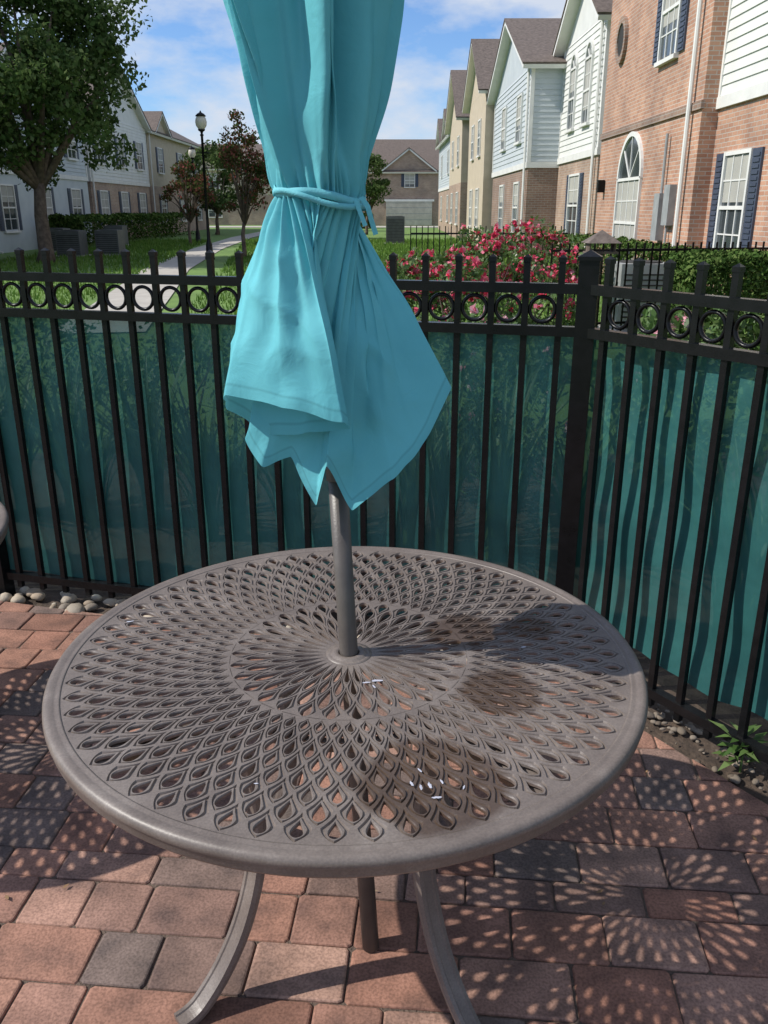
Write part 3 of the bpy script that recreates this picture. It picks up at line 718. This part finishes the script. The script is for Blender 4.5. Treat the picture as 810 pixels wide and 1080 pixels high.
house('brick_house',FRc,25.5,31.2,9.5,3.1,6.5,'brick_buff','siding',axis='c',pitch=.6,wl=[(28.3,.8,1.5,1.8,.35,False,2,2)],wu=[(27.3,4.0,.85,1.7,0,True),(29.4,4.0,.85,1.7,0,True)],down=[25.8])
FRd=Frame((4.9,0,0),(0,1,0),(-1,0,0))
house('brick_house',FRd,31.2,41,9,3.0,6.1,'brick_dark','siding_grey',axis='c',pitch=.42,wl=[(33.4,.8,1.2,1.7),(37.5,.8,1.2,1.7)],wu=[(33.4,3.9,1.1,1.5),(37.5,3.9,1.1,1.5)],down=[31.4])
FRf=Frame((4.5,0,0),(0,1,0),(-1,0,0))
house('stucco_house',FRf,41.3,49,9,3.0,6.6,'stucco','stucco',axis='c',pitch=.62,wl=[(43.5,.8,1.2,1.7),(46.5,.8,1.2,1.7)],wu=[(43.4,4,1,1.5),(46.5,4,1,1.5)])
FRg=Frame((4.3,0,0),(0,1,0),(-1,0,0))
house('stucco_house',FRg,51,60,9,3.0,6.4,'brick_buff','stucco',axis='c',pitch=.6,wl=[(53,.8,1.2,1.7),(57,.8,1.2,1.7)],wu=[(53,4,1,1.5),(57,4,1,1.5)])
FRh=Frame((4.6,0,0),(0,1,0),(-1,0,0))
house('stucco_house',FRh,62,76,9,3.0,6.4,'brick_buff','siding_grey',axis='a',wl=[(65,.8,1.2,1.7),(72,.8,1.2,1.7)],wu=[(65,4,1,1.5),(72,4,1,1.5)],cross_g=[(63,68),(70,75)])
FC=Frame((0,92,0),(1,0,0),(0,-1,0))
def exC(F,A):
    F.box(A,('garage_door','door'),.2,4.9,.0,2.3,-.01,.17)
    for k in range(1,4): F.box(A,('door_panel_lines','utility'),.25,4.85,.575*k-.02,.575*k+.02,.17,.175)
    F.box(A,('garage_trim','trim'),.0,5.1,2.3,2.5,-.01,.19)
house('brick_house',FC,-3.0,9.5,10,3.0,5.2,'brick_buff','brick_buff',axis='a',pitch=.62,wl=[(7.2,.8,1.6,1.6)],wu=[(2.6,3.7,1.0,1.2,.3),(7.2,3.7,1.0,1.2,.3)],cross_g=[(-.2,5.2),(5.6,9.3)],extra=exC)
FC2=Frame((0,96,0),(1,0,0),(0,-1,0))
house('stucco_house',FC2,-22,-6,10,3.0,5.6,'brick_buff','stucco',axis='a',pitch=.5,wl=[(-18,.8,1.4,1.6),(-10,.8,1.4,1.6)],wu=[(-18,3.7,1.2,1.4),(-10,3.7,1.2,1.4)],cross_g=[(-20,-15)])
FLt=Frame((-15,0,0),(0,1,0),(1,0,0))
for (a0,a1,lo,up,ax) in ((22,33,'brick_buff','siding','a'),(34,46,'siding_grey','siding_grey','a'),(46.5,58,'brick_buff','siding','c'),(58.5,76,'brick_buff','stucco','a')):
    n=3; ws=[a0+(a1-a0)*(i+.5)/n for i in range(n)]
    house('town_house',FLt,a0,a1,9,3.0,6.3,lo,up,axis=ax,pitch=.5,wl=[(q,.8,1.3,1.7,.35) for q in ws],wu=[(q,3.9,1.2,1.5,.33) for q in ws],cross_g=[(a0+1,a0+5)] if ax=='a' else None,down=[a0+.2])

# ------------------------------------------------------------------ path, lamps, utilities
def strip(name,pts,wd,z,mat):
    V=[];F=[]
    for i,p in enumerate(pts):
        p=Vector(p); q=(Vector(pts[min(i+1,len(pts)-1)])-Vector(pts[max(i-1,0)])).normalized(); nrm=Vector((-q.y,q.x))
        V+=[(p.x+nrm.x*wd/2,p.y+nrm.y*wd/2,z),(p.x-nrm.x*wd/2,p.y-nrm.y*wd/2,z)]
    for i in range(len(pts)-1): F.append((2*i,2*i+1,2*i+3,2*i+2))
    return mesh(name,V,F,mat)
strip('sidewalk',[(-4.0,12),(-5.0,18),(-6.2,25),(-7.6,38),(-8.6,54),(-8.8,84)],1.3,-.02,M['concrete'])
strip('driveway',[(-30,86),(12,86)],7,-.016,M['concrete'])
def lamp(loc,h):
    e=empty('street_lamp'); A=Acc(); c=loc
    V,F=lathe([(.0,0),(.17,0),(.17,.08),(.13,.12),(.11,.5),(.075,.6),(.06,.7),(.05,1.2),(.042,h-.75),(.06,h-.74),(.06,h-.70),(.035,h-.68),(.05,h-.62),(.11,h-.58),(.12,h-.54),(0,h-.54)],16,c); A.add(('post','black'),V,F)
    V,F=lathe([(.10,h-.54),(.17,h-.44),(.19,h-.33),(.17,h-.22),(.13,h-.16)],18,c); A.add(('globe','globe'),V,F)
    V,F=lathe([(.15,h-.16),(.18,h-.15),(.12,h-.08),(.04,h-.04),(.02,h-.0),(0,h+.03)],18,c); A.add(('lamp_cap','black'),V,F)
    V,F=tube([(c[0]-.25,c[1],h*.72),(c[0]+.25,c[1],h*.72)],.015,6); A.add(('ladder_rest','black'),V,F)
    A.done(e,('post','globe','lamp_cap'))
lamp((-6.0,30.5,-.04),4.65); lamp((-9.6,46,-.04),4.6)
def acunit(x,y,s=.85,h=.9,mk='utility_dark'):
    e=empty('air_conditioner'); A=Acc(); F=Frame((x,y,-.04),(1,0,0),(0,-1,0))
    F.box(A,('cabinet',mk),-s/2,s/2,.05,h,-s/2,s/2)
    F.box(A,('pad','concrete'),-s/2-.1,s/2+.1,0,.05,-s/2-.1,s/2+.1)
    for k in range(int(h/.07)-2): F.box(A,('louvres','dark'),-s/2+.04,s/2-.04,.1+k*.07,.12+k*.07,s/2,s/2+.006)
    V,Fc=lathe([(0,h+.02),(s*.4,h+.02),(s*.42,h)],20,(x,y,-.04)); A.add(('fan_grille','dark'),V,Fc)
    A.done(e)
acunit(-11.4,32.5); acunit(-10.3,33.5); acunit(-13.2,36); acunit(-12.6,42); acunit(3.55,12.2,.7,.95,'utility'); acunit(.55,44,.9,1.3)
e=empty('garden_railing'); A=Acc(); F=Frame((2.0,10.6,0),(.97,.22,0),(.22,-.97,0))
for z in (.25,1.12): F.box(A,('rails','black'),0,3.1,z,z+.03,-.015,.015)
for i in range(28): F.box(A,('bars','black'),i*.11,i*.11+.018,-.03,1.22,-.009,.009)
A.done(e)
e=empty('garden_railing'); A=Acc(); F=Frame((.5,17,0),(1,0,0),(0,-1,0))
for z in (.2,1.15): F.box(A,('rails','black'),0,3,z,z+.03,-.015,.015)
for i in range(27): F.box(A,('bars','black'),i*.11,i*.11+.018,-.03,1.3,-.009,.009)
A.done(e)
e=empty('bird_feeder'); A=Acc(); F=Frame((2.1,8.6,0),(1,0,0),(0,-1,0))
V,Fc=tube([(2.1,8.6,-.03),(2.1,8.6,1.2)],.02,8); A.add(('post','black'),V,Fc)
F.box(A,('tray','bark'),-.15,.15,1.2,1.22,-.1,.1)
for s in (-.12,.12): F.box(A,('sides','bark'),s-.008,s+.008,1.22,1.32,-.08,.08)
V=[(1.94,8.44,1.30),(2.26,8.44,1.30),(2.26,8.76,1.30),(1.94,8.76,1.30),(2.1,8.6,1.42)]
A.add(('roof','shingle'),V,[(0,1,4),(1,2,4),(2,3,4),(3,0,4),(3,2,1,0)])
A.done(e)

# ------------------------------------------------------------------ vegetation
tree('oak_tree',(-10.9,28.5,-.04),2.4,(-11.6,29,5.8),(4.1,3.6,3.4),150,290,.95,.18,'leaf_oak',.24)
tree('oak_tree',(-19,40,-.04),2.4,(-19,40,6),(4.5,4,4),70,200,1.2,.26,'leaf_dark',.25)
tree('crape_myrtle',(-5.0,31.5,-.04),1.3,(-4.85,31.5,3.1),(1.15,1.0,1.6),44,110,.42,.12,'leaf_red',.08)
tree('crape_myrtle',(-9.4,43,-.04),1.2,(-9.2,43,2.6),(1.1,1.1,1.2),26,120,.45,.14,'leaf_red',.08)
tree('crape_myrtle',(-4.7,52,-.04),1.3,(-4.6,52,3.0),(1.6,1.6,1.8),34,150,.6,.18,'leaf_oak',.09)
tree('small_tree',(-1.2,60,-.04),1.3,(-1.1,60,3.4),(1.3,1.3,1.9),32,150,.6,.18,'leaf_oak',.1)
tree('small_tree',(-7.0,70,-.04),1.5,(-7,70,4.2),(2.6,2.2,2.4),34,150,.9,.26,'leaf_oak',.13)
tree('small_tree',(-11.2,60,-.04),1.5,(-11.2,60,3.6),(2.2,2.2,2.0),34,150,.8,.24,'leaf_oak',.13)
P=[]
for i in range(120):
    x=rng.uniform(-90,90); yv=rng.uniform(118,150); c_=np.array([x,yv,rng.uniform(2,8)]); n=150; q=unit(n)*(rng.random(n)[:,None]**.4)*rng.uniform(2.5,4); P.append(c_+q)
leaves('distant_trees',np.concatenate(P),.9,.6,M['leaf_dark'])
def hedge(name,x0,x1,y0,y1,z1,n,leaf,mk,rough=.06,z0=-.03):
    X=rng.uniform(x0,x1,n);Y=rng.uniform(y0,y1,n);Z=rng.uniform(z0,z1,n)
    f=rng.integers(0,6,n)
    Z=np.where(f<2,z1-abs(rng.normal(0,rough,n)),Z)
    Y=np.where((f==2)|(f==3),y0+abs(rng.normal(0,rough,n)),Y)
    X=np.where(f==4,x0+abs(rng.normal(0,rough,n)),X)
    bump=np.array([noise.noise(Vector((a*2.2,b2*2.2,0))) for a,b2 in zip(X,Y)])*rough*1.6
    Z=Z+bump*(Z>z1*.6)
    leaves(name,np.stack([X,Y,Z],1),leaf,leaf*.55,M[mk],up=.8)
hedge('boxwood_hedge',3.3,5.6,9.2,10.4,1.12,24000,.06,'leaf_hedge')
hedge('boxwood_hedge',4.7,5.6,11.4,24,.95,14000,.09,'leaf_hedge')
hedge('boxwood_hedge',-14.2,-12.8,38,60,1.3,12000,.18,'leaf_hedge',.1)
hedge('boxwood_hedge',-18.5,-12.3,25.5,27,1.7,10000,.15,'leaf_dark',.15)
hedge('boxwood_hedge',-7,-1,78,79.5,1.2,4000,.3,'leaf_hedge',.15)
def bush(name,cs,leaf,mk,nper,extra=None):
    e=empty(name); P=[]
    for (x,y_,z,r,rz) in cs:
        q,_=clumps((x,y_,z),(r,r,rz),10,nper,r*.55); P.append(q)
    P=np.concatenate(P); P=P[P[:,2]>-.02]
    leaves('foliage',P,leaf,leaf*.5,M[mk],e,up=.6)
    if extra:
        mk2,nf,fr,pl=extra
        top=P[P[:,2]>np.percentile(P[:,2],35)]
        idx=rng.integers(0,len(top),nf); C=[]
        for i in idx:
            n=10; C.append(top[i]+np.array([0,-.02,.04])+unit(n)*fr*rng.random((n,1)))
        leaves('blossoms',np.concatenate(C),pl,pl*.85,M[mk2],e,up=.6)
    A=Acc()
    for (x,y_,z,r,rz) in cs:
        for k in range(4):
            V,F=tube([(x+random.uniform(-.05,.05),y_,-.03),(x+random.uniform(-r,r)*.4,y_+random.uniform(-r,r)*.4,z*.6),(x+random.uniform(-r,r)*.8,y_+random.uniform(-r,r)*.6,z+rz*.4)],[.012,.009,.004],6); A.add(('stems','bark'),V,F)
    A.done(e); return e
bush('rose_bush',[(.70,8.8,.7,.45,.58),(1.25,9.2,.8,.5,.68),(1.75,9.4,.75,.42,.6),(.40,9.4,.65,.4,.5)],.06,'leaf_shrub',260,('rose',250,.045,.055))
bush('rose_bush',[(1.0,11.6,.85,.6,.62),(1.7,12,.9,.6,.72),(2.4,12.0,.8,.5,.6)],.07,'leaf_shrub',200,('rose',190,.055,.065))
bush('flowering_shrub',[(.75,4.6,.6,.4,.52),(1.3,4.3,.6,.4,.55),(.3,5.0,.55,.4,.5)],.05,'leaf_shrub',200,('pinkpetal',26,.03,.045))
bush('flowering_shrub',[(1.75,3.3,.55,.36,.5),(2.1,2.9,.55,.4,.5),(1.6,4.2,.7,.4,.55),(2.5,3.9,.65,.4,.55)],.055,'leaf_shrub',200,('pinkpetal',24,.03,.045))
bush('green_shrub',[(-.5,5.3,.5,.45,.45),(-1.3,5.6,.5,.5,.48),(-2.2,5.8,.5,.5,.48),(-3.1,6.0,.5,.5,.48),(-.1,6.0,.5,.4,.42)],.05,'leaf_shrub',200)
bush('green_shrub',[(3.0,6.2,.5,.5,.5),(2.3,6.4,.5,.45,.5),(3.7,6.0,.5,.5,.5)],.05,'leaf_hedge',200)
def strappy(name,c,n,h,mk='leaf_shrub'):
    V=[];F=[]
    for k in range(n):
        a=random.random()*2*math.pi; ln=h*random.uniform(.7,1.15); bend=random.uniform(.25,.75); w_=random.uniform(.008,.014)*h/.7
        o=Vector((math.cos(a),math.sin(a),0)); s=Vector((-math.sin(a),math.cos(a),0)); b0=Vector(c)+o*random.uniform(0,.06)
        n0=len(V); K=7
        for i in range(K+1):
            t=i/K; p=b0+o*(ln*bend*t*t*.8)+Vector((0,0,ln*(t-.45*bend*t*t*t)))
            ww=w_*(1-t**2.2)+.0008; V+=[p-s*ww+Vector((0,0,.004)),p,p+s*ww+Vector((0,0,.004))]
        for i in range(K):
            b_=n0+3*i; F+=[(b_,b_+1,b_+4,b_+3),(b_+1,b_+2,b_+5,b_+4)]
    return mesh(name,V,F,M[mk])
for i in range(16):
    s=-2.6+i*.27; strappy('lily_plant',(s+random.uniform(-.1,.1),3.95-s*.2+random.uniform(0,.3),-.03),34,random.uniform(.8,1.15))
for i in range(7): strappy('lily_plant',(1.35+i*.16,3.0-i*.12+random.uniform(-.05,.3),-.03),30,random.uniform(.8,1.1))
e=empty('small_weed')
wv=[];wf=[]
for k in range(34):
    a=random.random()*6.28; ln=random.uniform(.05,.10); o=Vector((math.cos(a),math.sin(a),0)); s=Vector((-o.y,o.x,0)); b0=Vector((1.10,2.20,-.02))+Vector((random.uniform(-.03,.03),random.uniform(-.02,.02),random.uniform(.02,.11)))
    t_=b0+o*ln+Vector((0,0,random.uniform(-.01,.04))); m_=b0.lerp(t_,.5)+Vector((0,0,.012)); n0=len(wv)
    wv+=[b0,m_+s*.011,t_,m_-s*.011]; wf.append((n0,n0+1,n0+2,n0+3))
mesh('leaves',wv,wf,M['leaf_shrub'],e)
V,F=tube([(1.10,2.20,-.03),(1.10,2.20,.12)],.004,6); mesh('stem',V,F,M['leaf_shrub'],e)
n=50000
X=rng.uniform(-13,6,n); Y=9+40*rng.random(n)**1.5
k=~((abs(X-(-4.0-(Y-12)*.125))<1.0)); X,Y=X[k],Y[k]; n=len(X)
k=~((Y<12)&(X>.0)); X,Y=X[k],Y[k]; n=len(X)
hgt=rng.uniform(.04,.10,n)*(1+Y/40); wd=.008+Y*.0006; an=rng.uniform(0,6.28,n); lx=rng.normal(0,.03,n); ly=rng.normal(0,.03,n)
Vv=np.stack([np.stack([X-wd*np.cos(an),Y-wd*np.sin(an),np.full(n,-.04)],1),np.stack([X+wd*np.cos(an),Y+wd*np.sin(an),np.full(n,-.04)],1),np.stack([X+lx,Y+ly,-.04+hgt],1)],1).reshape(-1,3)
me=bpy.data.meshes.new('grass'); me.vertices.add(3*n); me.vertices.foreach_set('co',Vv.astype(np.float32).ravel()); me.loops.add(3*n); me.loops.foreach_set('vertex_index',np.arange(3*n,dtype=np.int32)); me.polygons.add(n); me.polygons.foreach_set('loop_start',np.arange(0,3*n,3,dtype=np.int32)); me.update(calc_edges=True); me.materials.append(M['grassblade'])
S.collection.objects.link(bpy.data.objects.new('grass',me))
C=np.stack([rng.uniform(-1.6,1.6,46),rng.uniform(.9,3.3,46),np.full(46,.004)],1)
keep=[(Vector((c[0],c[1],0))-P0).dot(NL)>.1 and (Vector((c[0],c[1],0))-P0).dot(NR)>.1 for c in C]
C=C[np.array(keep)]
V=[];F=[]
for c_ in C:
    a=random.random()*6.28; l=random.uniform(.005,.013); n0=len(V)
    for t,r in ((0,l),(1.3,l*.45),(3.14,l),(4.9,l*.45)): V.append((c_[0]+r*math.cos(a+t),c_[1]+r*math.sin(a+t),.006+random.uniform(0,.003)))
    F.append((n0,n0+1,n0+2,n0+3))
mesh('fallen_leaves',V,F,pmat('dry_leaf',W,(.8,.8,.8),5,.8,island=[(.35,.2,.1),(.2,.12,.06),(.5,.4,.3)]))
